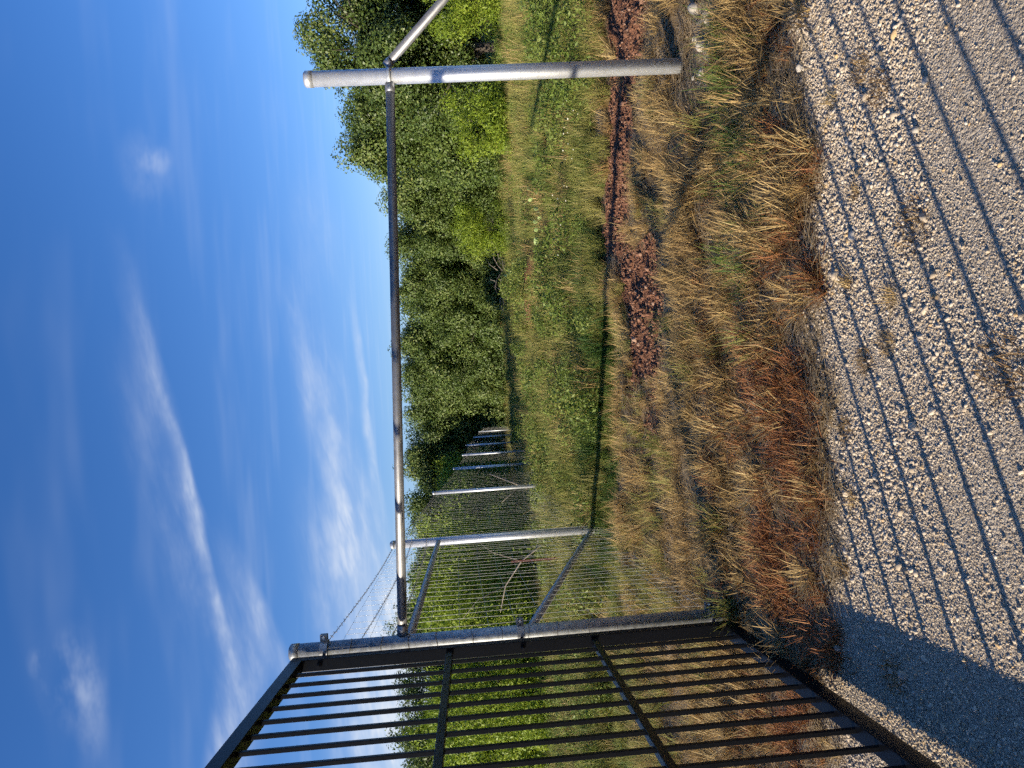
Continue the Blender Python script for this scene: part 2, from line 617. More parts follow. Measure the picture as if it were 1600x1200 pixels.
def scatter(name, coll, pts, rot, scl, label, cat):
    n = len(pts)
    me = bpy.data.meshes.new(name)
    me.vertices.add(n)
    me.vertices.foreach_set('co', np.asarray(pts, np.float32).ravel())
    a = me.attributes.new('rot', 'FLOAT_VECTOR', 'POINT')
    a.data.foreach_set('vector', np.asarray(rot, np.float32).ravel())
    a = me.attributes.new('scl', 'FLOAT_VECTOR', 'POINT')
    s3 = np.asarray(scl, np.float32)
    if s3.ndim == 1:
        s3 = np.repeat(s3[:, None], 3, 1)
    a.data.foreach_set('vector', np.ascontiguousarray(s3).ravel())
    a = me.attributes.new('pick', 'INT', 'POINT')
    a.data.foreach_set('value', rng.integers(0, len(coll.objects), n).astype(np.int32))
    o = link(name, me, None)
    ng = bpy.data.node_groups.new(name, 'GeometryNodeTree')
    ng.interface.new_socket('Geometry', in_out='INPUT', socket_type='NodeSocketGeometry')
    ng.interface.new_socket('Geometry', in_out='OUTPUT', socket_type='NodeSocketGeometry')
    N, L = ng.nodes, ng.links
    gi, go = N.new('NodeGroupInput'), N.new('NodeGroupOutput')
    ci = N.new('GeometryNodeCollectionInfo')
    ci.inputs['Collection'].default_value = coll
    ci.inputs['Separate Children'].default_value = True
    ci.inputs['Reset Children'].default_value = True
    ip = N.new('GeometryNodeInstanceOnPoints')
    ip.inputs['Pick Instance'].default_value = True

    def named(nm, typ):
        nd = N.new('GeometryNodeInputNamedAttribute')
        nd.data_type = typ
        nd.inputs['Name'].default_value = nm
        return nd.outputs['Attribute']
    L.new(gi.outputs[0], ip.inputs['Points'])
    L.new(ci.outputs[0], ip.inputs['Instance'])
    L.new(named('pick', 'INT'), ip.inputs['Instance Index'])
    er = N.new('FunctionNodeEulerToRotation')
    L.new(named('rot', 'FLOAT_VECTOR'), er.inputs[0])
    L.new(er.outputs[0], ip.inputs['Rotation'])
    L.new(named('scl', 'FLOAT_VECTOR'), ip.inputs['Scale'])
    L.new(ip.outputs[0], go.inputs[0])
    md = o.modifiers.new('scatter', 'NODES')
    md.node_group = ng
    return tag(o, label, cat, kind='stuff')


def ico(sub):
    import bmesh
    bm = bmesh.new()
    bmesh.ops.create_icosphere(bm, subdivisions=sub, radius=1)
    vs = np.array([v.co[:] for v in bm.verts])
    fs = np.array([[v.index for v in f.verts] for f in bm.faces])
    bm.free()
    return vs, fs


def stone_mesh(seed, sub=2, rough=.22, flat=.62):
    r = np.random.default_rng(seed)
    vs, fs = ico(sub)
    vs = vs.copy()
    for _ in range(9):                                    # chop planes for angular faces
        n = r.normal(size=3)
        n /= np.linalg.norm(n)
        d = vs @ n
        lim = r.uniform(.55, .85)
        over = np.maximum(d - lim, 0)
        vs -= over[:, None] * n
    vs += r.normal(0, rough * .12, vs.shape)
    vs *= np.array([1, r.uniform(.65, .95), flat * r.uniform(.8, 1.2)])
    return np_mesh('stone', vs, [fs])


def blades(r, n, hmin, hmax, base, lean_lo, lean_hi, w, segs=3, curl=.6, flat=False):
    """ribbon blades of a grass tuft"""
    k = segs + 1
    az = r.uniform(0, 2 * np.pi, n)
    rad = base * np.sqrt(r.uniform(0, 1, n))
    ba = r.uniform(0, 2 * np.pi, n)
    p = np.stack([rad * np.cos(ba), rad * np.sin(ba), np.full(n, -.015)], 1)
    h = r.uniform(hmin, hmax, n)
    lean = r.uniform(lean_lo, lean_hi, n)
    cu = r.uniform(.2, 1, n) * curl
    wd = w * r.uniform(.6, 1.3, n)
    V, rn = [], []
    cur = p.copy()
    side = np.stack([-np.sin(az), np.cos(az), np.zeros(n)], 1)
    rv = r.uniform(0, 1, n)
    tw = r.uniform(-.7, .7, n)
    rows = []
    for i in range(k):
        t = i / segs
        ang = lean + cu * t
        dirv = np.stack([np.sin(ang) * np.cos(az), np.sin(ang) * np.sin(az), np.cos(ang)], 1)
        ww = wd * (1 - t) ** .6 * .5
        sd = side * np.cos(tw * t)[:, None] + np.cross(dirv, side) * np.sin(tw * t)[:, None]
        if i < segs:
            rows.append((cur - sd * ww[:, None], cur + sd * ww[:, None]))
            cur = cur + dirv * (h / segs)[:, None]
        else:
            rows.append((cur,))
    allv, off, ids = [], 0, []
    for rw in rows:
        ii = []
        for a in rw:
            allv.append(a)
            ii.append(np.arange(off, off + n))
            off += n
        ids.append(ii)
    qs, ts = [], []
    for i in range(segs - 1):
        qs.append(np.stack([ids[i][0], ids[i][1], ids[i + 1][1], ids[i + 1][0]], 1))
    ts.append(np.stack([ids[segs - 1][0], ids[segs - 1][1], ids[segs][0]], 1))
    V = np.concatenate(allv)
    if flat:
        V[:, 2] = np.maximum(V[:, 2] * .35, 0) + r.uniform(0, .02)
    return np_mesh('tuft', V, [np.concatenate(qs), np.concatenate(ts)], np.tile(rv, len(V) // n))


def tufts(seed, count, **kw):
    return [blades(np.random.default_rng(seed + i), **kw) for i in range(count)]


P_dry = proto_collection('dry_tuft', tufts(100, 6, n=95, hmin=.07, hmax=.22, base=.05, lean_lo=.2, lean_hi=1.3, w=.0044, curl=.7), 'straw')
P_red = proto_collection('russet_tuft', tufts(120, 5, n=95, hmin=.06, hmax=.18, base=.055, lean_lo=.3, lean_hi=1.4, w=.0048, curl=.9), 'russet')
P_oli = proto_collection('olive_tuft', tufts(140, 6, n=70, hmin=.14, hmax=.34, base=.07, lean_lo=.05, lean_hi=.75, w=.0045, curl=.7), 'olive_grass')
P_grn = proto_collection('green_tuft', tufts(160, 6, n=60, hmin=.10, hmax=.30, base=.08, lean_lo=.05, lean_hi=.8, w=.0055, curl=.8), 'green_grass')
P_lit = proto_collection('straw_litter', tufts(180, 5, n=34, hmin=.07, hmax=.20, base=.10, lean_lo=1.3, lean_hi=1.6, w=.0055, segs=2, curl=.25, flat=True), 'litter')
P_fgr = proto_collection('field_green', tufts(200, 5, n=90, hmin=.14, hmax=.55, base=.16, lean_lo=.0, lean_hi=.9, w=.014, segs=2, curl=.6), 'green_grass')
P_fol = proto_collection('field_olive', tufts(220, 5, n=90, hmin=.16, hmax=.60, base=.16, lean_lo=.0, lean_hi=.9, w=.013, segs=2, curl=.6), 'olive_grass')
P_fst = proto_collection('field_straw', tufts(240, 4, n=80, hmin=.2, hmax=.66, base=.18, lean_lo=.0, lean_hi=.9, w=.010, segs=2, curl=.6), 'straw')
P_stn = proto_collection('pebble', [stone_mesh(300 + i) for i in range(10)], 'stone')
P_clod = proto_collection('clod', [stone_mesh(330 + i, 2, .9, .8) for i in range(6)], 'clod')


def sample(x0, x1, y0, y1, dens, prob=None):
    n = int((x1 - x0) * (y1 - y0) * dens)
    x, y = rng.uniform(x0, x1, n), rng.uniform(y0, y1, n)
    if prob is not None:
        k = rng.uniform(0, 1, n) < prob(x, y)
        x, y = x[k], y[k]
    return x, y


def spread(name, coll, parts, smin, smax, label, cat, tilt=.15, sink=0.0, dist_scale=None):
    xs_, ys_ = np.concatenate([p[0] for p in parts]), np.concatenate([p[1] for p in parts])
    n = len(xs_)
    s = rng.uniform(smin, smax, n)
    if dist_scale:
        s = s * dist_scale(xs_, ys_)
    z = tz(xs_, ys_) - sink
    rot = np.stack([rng.normal(0, tilt, n), rng.normal(0, tilt, n), rng.uniform(0, 6.28, n)], 1)
    return scatter(name, coll, np.stack([xs_, ys_, z], 1), rot, s, label, cat)


# pebbles over the driveway: dense where the photograph looks, thinner beyond
def vis(x, y):
    return ((np.abs(x) < .62 * y + .55) & (y > 1.65)).astype(float)


def coarse(x, y):
    return np.clip(.5 + .5 * vnoise(x, y, 1.5) + .25 * (y - 2.3), 0, 1)


def on_road(x, y, pad=.0):
    return np.clip(1 - (y - edge_y(x) - .10 - .12 * vnoise(x, y, 7)) / .35, 0, 1)


gx1, gy1 = sample(-3.2, 3.2, 1.6, 3.75, 20000, lambda x, y: vis(x, y) * on_road(x, y) * np.clip(.45 + coarse(x, y) - .5 * np.exp(-((x - 1.1) / .5) ** 2 - ((y - 2.15) / .35) ** 2), .3, 1))
gx2, gy2 = sample(-6, 7, -.6, 4.0, 1800, lambda x, y: (1 - vis(x, y)) * on_road(x, y))
gx, gy = np.concatenate([gx1, gx2]), np.concatenate([gy1, gy2])
n = len(gx)
sz = np.exp(rng.normal(math.log(.0039), .45, n)) * (.68 + .6 * coarse(gx, gy))
sz = np.clip(sz, .0018, .015)
sz[rng.uniform(0, 1, n) < .012] *= 2.1
rot = np.stack([rng.normal(0, .45, n), rng.normal(0, .45, n), rng.uniform(0, 6.28, n)], 1)
gz = tz(gx, gy) + .006 + sz * rng.uniform(-.30, .18, n)
scatter('gravel', P_stn, np.stack([gx, gy, gz], 1), rot, sz, 'loose pale limestone gravel covering the driveway', 'gravel')

# red clods along the ploughed strip
cx, cy = sample(-3, 5, 5.0, 8.2, 4200, lambda x, y: np.clip(dirt_fac(x, y) * 1.4 - .2, 0, 1))
n = len(cx)
cs = np.clip(np.exp(rng.normal(math.log(.0060), .55, n)), .003, .034)
scatter('dirt_clods', P_clod, np.stack([cx, cy, tz(cx, cy) + cs * .2], 1), rng.uniform(0, 6.28, (n, 3)), cs, 'broken red clods along the bare dirt strip', 'soil')


# ---- grass zones
def verge(x, y):
    return np.clip((y - edge_y(x) + .04 + .20 * vnoise(x, y, 5)) / .22, 0, 1) * clear(x, y)


def nodirt(x, y):
    return np.clip(1 - 1.25 * dirt_fac(x, y) + .25 * vnoise(x, y, 4), 0, 1) * clear(x, y)


def nopale(x, y):
    return np.clip(1 - 1.0 * pale_fac(x, y), .03, 1)


def clump(x, y, f, lo=-.3, hi=.7):
    return np.clip((vnoise(x, y, f) - lo) / (hi - lo), 0, 1)


def clear(x, y):
    return 1 - .95 * np.exp(-((x - 2.12) / .32) ** 4 - ((y - 4.62) / .42) ** 4)


def near_red(x, y):
    return np.clip(1.15 - (y - 3.5) / 1.35, 0, 1) * np.interp(x, [-3, -.1, .6, 2.5], [1.45, 1.4, .5, .35]) * (.2 + .8 * clump(x, y, 2.6, -.4, .5))


def in_ditch(x, y):
    return np.exp(-((y - ditch_y(x)) / .6) ** 2) * (x < 1.0)


A = sample(-6.5, 6.5, 3.2, 7.6, 160, lambda x, y: verge(x, y) * nodirt(x, y) * nopale(x, y) * (1 - .92 * np.clip(near_red(x, y), 0, 1)) * clear(x, y) * (.22 + .78 * clump(x, y, 2.6, -.45, .45)))
spread('dry_grass', P_dry, [A], .55, 1.5, 'straw coloured dry grass tufts along the verge', 'grass', dist_scale=lambda x, y: np.interp(y, [3.3, 4.8, 5.6, 6.2, 7], [1, 1, .8, .75, 1.1]))
B = sample(-6.5, 6.5, 3.2, 5.4, 150, lambda x, y: verge(x, y) * near_red(x, y) * nopale(x, y))
spread('russet_grass', P_red, [B], .7, 1.3, 'rust red dead grass tufts next to the gravel', 'grass')
Lp = sample(-6.5, 6.5, 3.25, 7.8, 480, lambda x, y: verge(x, y) * np.clip(1 - 1.35 * dirt_fac(x, y), 0, 1))
spread('straw_litter', P_lit, [Lp], .6, 1.4, 'flattened pale straw lying between the tufts', 'straw', tilt=.1)
O1 = sample(-8, 8, 4.6, 12.5, 85, lambda x, y: nodirt(x, y) * np.clip((y - 5.6 - .5 * vnoise(x, y, 1.6)) / 1.6, .06, 1) * np.clip((12.5 - y) / 2, 0, 1) * (.35 + .65 * clump(x, y, 1.6)) * (1 - .8 * in_ditch(x, y)))
spread('olive_grass', P_oli, [O1], .55, 1.2, 'yellow green grass growing thick behind the dirt strip', 'grass', dist_scale=lambda x, y: 1 - .45 * np.exp(-((y - ditch_y(x) + 1.0) / .7) ** 2))
G1 = sample(-8, 8, 3.6, 12.5, 75, lambda x, y: nodirt(x, y) * np.maximum(np.clip((y - 7.3 - .6 * vnoise(x, y, 1.3)) / 1.2, 0, 1) * clump(x, y, 1.2, -.4, .6),
            np.maximum(.9 * in_ditch(x, y), .55 * np.exp(-((x - 1.6) / .55) ** 2 - ((y - 4.1) / .25) ** 2) + .3 * np.exp(-((x - .6) / .7) ** 2 - ((y - 4.0) / .3) ** 2))))
spread('green_grass', P_grn, [G1], .55, 1.2, 'fresh green grass in the ditch and field edge', 'grass', dist_scale=lambda x, y: 1 - .4 * np.exp(-((y - ditch_y(x) + .5) / .9) ** 2))


def leafy(seed, n, h, rad, leaf):
    r_ = np.random.default_rng(seed)
    a, q, t = r_.uniform(0, 6.28, n), r_.uniform(0, 1, n) ** .5, r_.uniform(.05, 1, n)
    c = np.stack([rad * q * np.cos(a) * (1.1 - .5 * t), rad * q * np.sin(a) * (1.1 - .5 * t), h * t], 1)
    V_, F_, rn_ = leaf_cloud(r_, c, np.full(n, .03), 1, leaf, .42, .25)
    return np_mesh('weed', V_, [F_], rn_)


def leaf_cloud(r, centres, radii, per, size, aspect=.6, up_bias=.3, outw=1.15):
    """many folded leaf faces around cluster centres"""
    m = len(centres)
    n = m * per
    c = np.repeat(centres, per, 0)
    rad = np.repeat(radii, per)
    d = r.normal(size=(n, 3))
    d /= np.linalg.norm(d, axis=1)[:, None]
    p = c + d * (rad * r.uniform(.35, 1, n) ** .6)[:, None]
    nrm = d * outw + r.normal(0, .5, (n, 3))
    nrm[:, 2] += up_bias
    nrm /= np.linalg.norm(nrm, axis=1)[:, None]
    t = np.cross(nrm, r.normal(size=(n, 3)))
    t /= np.linalg.norm(t, axis=1)[:, None] + 1e-9
    b = np.cross(nrm, t)
    s = size * r.uniform(.6, 1.35, n)[:, None]
    V = np.concatenate([p - t * s, p - b * s * aspect + nrm * s * .12, p + t * s, p + b * s * aspect + nrm * s * .12])
    k = np.arange(n)
    F = np.stack([k, k + n, k + 2 * n, k + 3 * n], 1)
    rnd = np.clip(np.repeat(r.uniform(0, 1, m), per) * .45 + r.uniform(0, 1, n) * .55, 0, 1)
    return V, F, np.tile(rnd, 4)


P_weed = proto_collection('leafy_weed', [leafy(260 + i, 240, .42, .26, .024) for i in range(5)], 'weed_leaf')
W1 = [sample(-9, 2.4, 8.2, 20, 10, lambda x, y: clump(x, y, 1.1, -.1, .6) * (y > ditch_y(x) + .3)), sample(2.6, 7, 7.2, 11, 8, lambda x, y: np.clip((x - 2.9) / .8, 0, 1) * (y > ditch_y(x) + 1.0)),
      sample(-18, 14, 14, 40, 1.8, lambda x, y: clump(x, y, .8, -.1, .7))]
spread('leafy_weeds', P_weed, W1, .6, 1.25, 'bright green leafy weeds among the field grass', 'weeds', dist_scale=lambda x, y: 1 + .02 * np.maximum(y - 12, 0))


TG = sample(-6, 2.0, 9.2, 17, 16, lambda x, y: clump(x, y, 1.3, -.1, .6) * (y > ditch_y(x) + .5) * np.clip((2.0 - x) / 1.5, 0, 1))
spread('tall_grass', P_oli, [TG], 1.3, 2.1, 'tall yellow green grass clumps growing beside the wire fence', 'grass', tilt=.2)
TG2 = sample(-6, 1.6, 9.4, 17, 14, lambda x, y: clump(x + 7, y, 1.3, -.1, .6) * (y > ditch_y(x) + .6) * np.clip((1.6 - x) / 1.5, 0, 1))
spread('tall_green_grass', P_grn, [TG2], 1.2, 1.9, 'tall fresh green grass clumps growing beside the wire fence', 'grass', tilt=.2)
P_lush_shade = proto_collection('lush_shade_tuft', tufts(280, 5, n=80, hmin=.14, hmax=.36, base=.10, lean_lo=.05, lean_hi=.8, w=.007, curl=.9), 'lush_shade_grass')
H1_ = sample(-3.0, 2.2, 8.2, 11.4, 60, lambda x, y: np.exp(-((y - ditch_y(x) - .75 - .12 * (x + 2)) / .62) ** 4) * np.clip((2.0 - x) / .8, 0, 1) * np.clip(.75 + .5 * vnoise(x, y, 3), 0, 1))  # follows the dark band: partly lush growth, partly a shadow put into colour
spread('lush_shade_grass', P_lush_shade, [H1_], .6, 1.2, 'lush green grass darkened to stand for a shadow band in the low ground beside the corner post', 'grass')


def wedge(x, y):
    return (np.abs(x) < .72 * y + 2).astype(float)


def far_size(x, y):
    return np.clip(.62 + .014 * (y - 10), .6, 1.3)


def patch(x, y):
    return vnoise(x * .55, y, .55)


F1 = [sample(-14, 14, 10.5, 20, 20, lambda x, y: wedge(x, y) * nodirt(x, y) * np.clip((patch(x, y) + .6), .15, 1)),
      sample(-34, 34, 20, 60, 3.6, lambda x, y: wedge(x, y) * nodirt(x, y) * np.clip((patch(x, y) + .6), .15, 1))]
spread('field_green_grass', P_fgr, F1, .45, 1.45, 'green meadow grass across the field', 'grass', dist_scale=far_size)
F2 = [sample(-14, 14, 10.2, 20, 20, lambda x, y: wedge(x, y) * nodirt(x, y) * np.clip(.85 - patch(x, y), .25, 1)),
      sample(-34, 34, 20, 60, 3.8, lambda x, y: wedge(x, y) * nodirt(x, y) * np.clip(.85 - patch(x, y), .25, 1))]
spread('field_olive_grass', P_fol, F2, .45, 1.45, 'yellowing meadow grass across the field', 'grass', dist_scale=far_size)
F3 = [sample(-14, 14, 8.6, 20, 8, lambda x, y: wedge(x, y) * nodirt(x, y) * clump(x, y, .9, -.2, .8) * (1 - in_ditch(x, y))),
      sample(-34, 34, 20, 60, 1.4, lambda x, y: wedge(x, y) * nodirt(x, y) * clump(x, y, .7, -.2, .8))]
spread('field_straw_grass', P_fst, F3, .55, 1.5, 'pale seeding grass stalks in the field', 'grass', dist_scale=far_size)

# ------------------------------------------------------------------ trees
def crown_centres(r, n, rx_, ry_, z0, z1, lobes=9, shell=.55, skirt=0):
    """cluster centres in a lumpy crown made of lobes"""
    zc, hz = (z0 + z1) / 2, (z1 - z0) / 2
    L = []
    for i in range(lobes):
        a = 2 * np.pi * (i + r.uniform(-.3, .3)) / lobes
        q = r.uniform(.25, .62)
        zz = r.uniform(-.62, .66)
        kk = math.sqrt(max(.05, 1 - zz * zz))
        L.append((q * kk * math.cos(a) * rx_, q * kk * math.sin(a) * ry_, zc + zz * hz, r.uniform(.36, .52)))
    L.append((0, 0, zc + .45 * hz, .5))
    for i in range(skirt):
        a = 2 * np.pi * i / skirt
        L.append((.5 * rx_ * math.cos(a), .5 * ry_ * math.sin(a), zc - .72 * hz, r.uniform(.32, .42)))
    out = []
    while len(out) < n:
        lx, ly, lz, lr = L[r.integers(len(L))]
        d = r.normal(size=3)
        d /= np.linalg.norm(d)
        q = lr * (shell + (1 - shell) * r.uniform() ** .5)
        p = np.array([lx + d[0] * q * rx_, ly + d[1] * q * ry_, lz + d[2] * q * hz])
        if p[2] < z0:
            continue
        out.append(p)
    return np.array(out)


def trunk_mb(r, height, rad, lean, limbs, reach, twigs=0):
    mb = MB()
    pts, rr = [], []
    for i in range(7):
        t = i / 6
        pts.append((lean * t * t + .05 * math.sin(5 * t + rad * 40), .12 * math.sin(3 * t), -.15 + (height + .15) * t))
        rr.append(rad * (1.35 - .2 * t if i == 0 else 1 - .62 * t))
    mb.tube(pts, rr, 9)
    for i in range(limbs):
        t = r.uniform(.25, .95)
        k = int(t * 6)
        b = Vector(pts[k])
        a = r.uniform(0, 6.28)
        ln = reach * r.uniform(.6, 1.1)
        e = b + Vector((math.cos(a) * ln, math.sin(a) * ln, ln * r.uniform(.35, 1.0)))
        m1 = (b + e) / 2 + Vector((0, 0, .12 * ln))
        mb.tube([b, m1, e], [rr[k] * .6, rr[k] * .38, rr[k] * .1], 6)
        for j in range(twigs):
            s = b.lerp(e, r.uniform(.4, .95))
            a2 = a + r.uniform(-1.2, 1.2)
            l2 = ln * r.uniform(.3, .6)
            mb.tube([s, s + Vector((math.cos(a2) * l2, math.sin(a2) * l2, l2 * r.uniform(.0, .8)))], [rr[k] * .22, rr[k] * .06], 5)
    return mb


def tree_meshes(seed, height, rx_, z0, n_clusters, per, leaf, crad, trad, leafmat, limbs=9, lobes=9, lean=0, aspect=.6, twigs=1, skirt=0):
    r = np.random.default_rng(seed)
    cen = crown_centres(r, n_clusters, rx_, rx_ * .95, z0, height, lobes, skirt=skirt)
    V, F, rn = leaf_cloud(r, cen, r.uniform(.7, 1.25, len(cen)) * crad, per, leaf, aspect)
    me = np_mesh('crown', V, [F], rn)
    me.materials.append(MAT[leafmat])
    mb = trunk_mb(r, height * .72, trad, lean, limbs, rx_ * .75, twigs)
    tm = bpy.data.meshes.new('trunk')
    tm.from_pydata([tuple(p) for p in mb.v], [], mb.f)
    tm.polygons.foreach_set('use_smooth', mb.sm)
    tm.materials.append(MAT['bark'])
    return tm, me


def plant_tree(name, meshes, x, y, s, rz, label, cat, group=None, sz_=1.0, dz_=0):
    e = empty(name, (x, y, float(tz(x, y)) + dz_), rz)
    e.scale = (s, s, s * sz_)
    link('trunk', meshes[0], None, e)
    link('crown', meshes[1], None, e)
    tag(e, label, cat, group)
    return e


T_oak = tree_meshes(11, 7.4, 3.6, .7, 300, 400, .054, .66, .19, 'oak_leaf', 14, 13, .3, .62, 2)
T_wall = [tree_meshes(20 + i, 7.2, 2.8, .0, 175, 400, .066, .78, .12, 'wood_leaf', 9, 10, .2, .6, 1, 7) for i in range(4)]
T_mes = [tree_meshes(40 + i, 2.3, 1.3, -.05, 120, 170, .040, .34, .03, 'mesquite_leaf', 8, 9, .1, .35, 1, 7) for i in range(3)]
T_mesL = [tree_meshes(50 + i, 4.2, 2.2, .05, 150, 160, .056, .52, .06, 'mesquite_leaf', 10, 10, .2, .38, 1, 6) for i in range(2)]

ORD = ['first', 'second', 'third', 'fourth', 'fifth', 'sixth', 'seventh', 'eighth', 'ninth', 'tenth', 'eleventh', 'twelfth', 'thirteenth', 'fourteenth']
plant_tree('oak_tree', T_oak, 12.4, 26.0, 1.0, .4, 'tallest dark oak rising behind the right galvanized post', 'tree')
plant_tree('oak_tree', T_wall[1], 10.6, 29.5, .92, 1.4, 'lower dark oak crowding the left flank of the tallest oak', 'tree')
# the wall of oaks across the far side of the field, from the tall oak towards the fence
wall = [(12.4, 35, .82, 0), (10.6, 38, .87, 1), (9.0, 41, .92, 2), (7.1, 44, .98, 3), (5.3, 46.5, 1.02, 0), (3.3, 49, 1.05, 1), (1.3, 50.5, 1.08, 2),
        (-.8, 55, 1.17, 3), (-3.2, 58, 1.24, 0), (-6.0, 58, 1.24, 1), (-9.4, 55, 1.18, 2), (-12.6, 52, 1.15, 3)]
for i, (x, y, s, k) in enumerate(wall):
    plant_tree('oak_tree', T_wall[k], x, y, s, i * 1.7, '%s dark oak from the tallest oak along the far tree wall' % ORD[i], 'tree', 'oaks of the far tree wall', 1.0)
left = [(-9.6, 33, .90, 0), (-12.6, 35, .95, 1), (-15.4, 33, .92, 2), (-18.2, 34, .95, 3), (-21.4, 34, .95, 1)]
for i, (x, y, s, k) in enumerate(left):
    plant_tree('oak_tree', T_wall[k], x, y, s, 2 + i * 2.1, '%s dark oak left of the wire fence, seen through mesh and gate bars' % ORD[i], 'tree', 'oaks left of the fence')
# lighter mesquites
plant_tree('mesquite_bush', T_mes[0], 7.0, 18.8, .92, .3, 'lime green feathery bush just left of the right post', 'bush')
plant_tree('mesquite_bush', T_mes[1], 6.9, 31.0, 1.12, 1.2, 'round lime green bush in front of the middle of the tree wall', 'bush')
plant_tree('mesquite_bush', T_mes[2], 10.6, 19.4, 1.0, 2.2, 'lime green bush at the right end of the view under the oak', 'bush')
mesL = [(-6.4, 30.0, 1.1, 0, 'light green mesquite above the far end of the fence line'), (-5.2, 19.5, .92, 1, 'light green mesquite behind the first bay of wire past the corner post'),
        (-8.4, 25.5, 1.05, 0, 'light green mesquite behind the braced fence bay'), (-7.6, 17.5, .8, 1, 'light green mesquite nearest the gate hinge post'),
        (-5.4, 37.0, 1.1, 1, 'light green mesquite at the vanishing end of the fence'), (-11.5, 22.5, 1.05, 0, 'light green mesquite seen between the outer gate bars'), (-12.6, 27.0, 1.1, 1, 'light green mesquite furthest back behind the gate bars')]
for i, (x, y, s, k, lb) in enumerate(mesL):
    plant_tree('mesquite_tree', T_mesL[k], x, y, s, 1.1 * i, lb, 'tree', 'mesquites left of the fence')

# distant wood behind everything: reads as one mass
r = np.random.default_rng(77)
cen = []
for i in range(46):
    bx_, by_ = -62 + 2.9 * i + r.uniform(-1, 1), r.uniform(66, 78)
    hh = r.uniform(8.8, 10.4)
    zb = float(tz(bx_, by_))
    c = crown_centres(r, 70, 3.0, 2.6, .2, hh, 8)
    c[:, 0] += bx_
    c[:, 1] += by_
    c[:, 2] += zb
    cen.append(c)
cen = np.concatenate(cen)
V, F, rn = leaf_cloud(r, cen, r.uniform(.7, 1.2, len(cen)) * .75, 34, .17)
tag(link('distant_wood', np_mesh('distant_wood', V, [F], rn), 'wood_leaf'), 'dark distant wood closing the view behind the oaks', 'wood', kind='stuff')

# ------------------------------------------------------------------ pipework, gate and fence
def pole(name, x, y, ztop, rad, mat, label, cat, lean=(0, 0), cap='post_cap'):
    z0 = float(tz(x, y))
    e = empty(name, (x, y, z0))
    h = ztop - z0
    MB().tube([(-lean[0] * .1, -lean[1] * .1, -.3), (lean[0], lean[1], h)], rad, 28).build('pipe', mat, e)
    MB().tube([(lean[0], lean[1], h - .045), (lean[0], lean[1], h + .004), (lean[0], lean[1], h + .016)], [rad * 1.05, rad * 1.05, rad * .8], 28).build(cap, mat, e)
    tag(e, label, cat)
    return e


# right post with its collar and diagonal brace
rp = pole('fence_post', 2.20, 5.0, 2.68, .0535, 'galvanized', 'thick shiny galvanized pipe post standing alone on the right', 'post')
zr = rp.location.z
MB().tube([(0, 0, 2.11 - zr - .014), (0, 0, 2.11 - zr + .014)], .0615, 24).build('collar', 'galvanized', rp)
for s in (-1, 1):
    m = MB()
    m.box((s * .072, -.005, 2.105 - zr), (.014, 0, 0), (0, .005, 0), (0, 0, .016))
    m.tube([(s * .074, -.018, 2.105 - zr), (s * .074, .014, 2.105 - zr)], .007, 6)
    m.build('collar_lug', 'hinge_steel', rp)
bd = Vector((1.55, .10, -1.42))
m = MB()
b0 = Vector((.085, 0, 2.115 - zr))
m.tube([b0, b0 + bd * 1.42], .031, 20)
m.build('diagonal_brace', 'galvanized_dull', rp)
MB().tube([b0 - bd.normalized() * .012, b0 + bd.normalized() * .03], .034, 20).build('brace_cup', 'hinge_steel', rp)

# left hinge post
HP = (-1.665, 4.74)
hp = pole('gate_post', HP[0], HP[1], 2.955, .054, 'galvanized_old', 'weathered galvanized hinge post carrying the black gate', 'post')
hz0 = hp.location.z
# overhead rail
rail = empty('overhead_rail', (0, 0, 0))
ra, rb_ = Vector((HP[0] + .06, HP[1] + .01, 2.235)), Vector((2.20 - .062, 5.0, 2.108))
d = (rb_ - ra).normalized()
MB().tube([ra + d * .03, rb_ - d * .03], .0315, 22).build('pipe', 'galvanized_dull', rail)
MB().tube([ra - d * .01, ra + d * .055], .036, 18).build('end_cup', 'hinge_steel', rail)
MB().tube([rb_ - d * .055, rb_ + d * .01], .035, 18).build('end_cup', 'hinge_steel', rail)
tag(rail, 'long galvanized top rail spanning from hinge post to right post', 'rail')

# wires wrapped round the hinge post
rw = np.random.default_rng(5)
for i in range(13):
    z = .22 + i * .195 + rw.uniform(-.02, .02)
    ring = [(math.cos(t) * .0565, math.sin(t) * .0565, z + .006 * math.sin(t * 2 + i)) for t in np.linspace(0, 6.28, 17)]
    MB().tube(ring, .0022, 4, False).build('wire_wrap', 'barb', hp)

# ---- gate leaf
gdir = Vector((.07, -1, 0)).normalized()
gn = Vector((gdir.y * -1, gdir.x, 0))           # towards the driveway side (+x)
gn = Vector((-gdir.y, gdir.x, 0)).normalized()
gate = empty('driveway_gate', (-1.70, 4.635, 0))
UPV = Vector((0, 0, 1))


def gbox(s0, s1, n0, n1, z0, z1, name, mat='black_paint', bev=.003):
    c = gdir * ((s0 + s1) / 2) + gn * ((n0 + n1) / 2) + UPV * ((z0 + z1) / 2)
    return MB().box(c, gdir * ((s1 - s0) / 2), gn * ((n1 - n0) / 2), UPV * ((z1 - z0) / 2)).build(name, mat, gate, bev=bev)


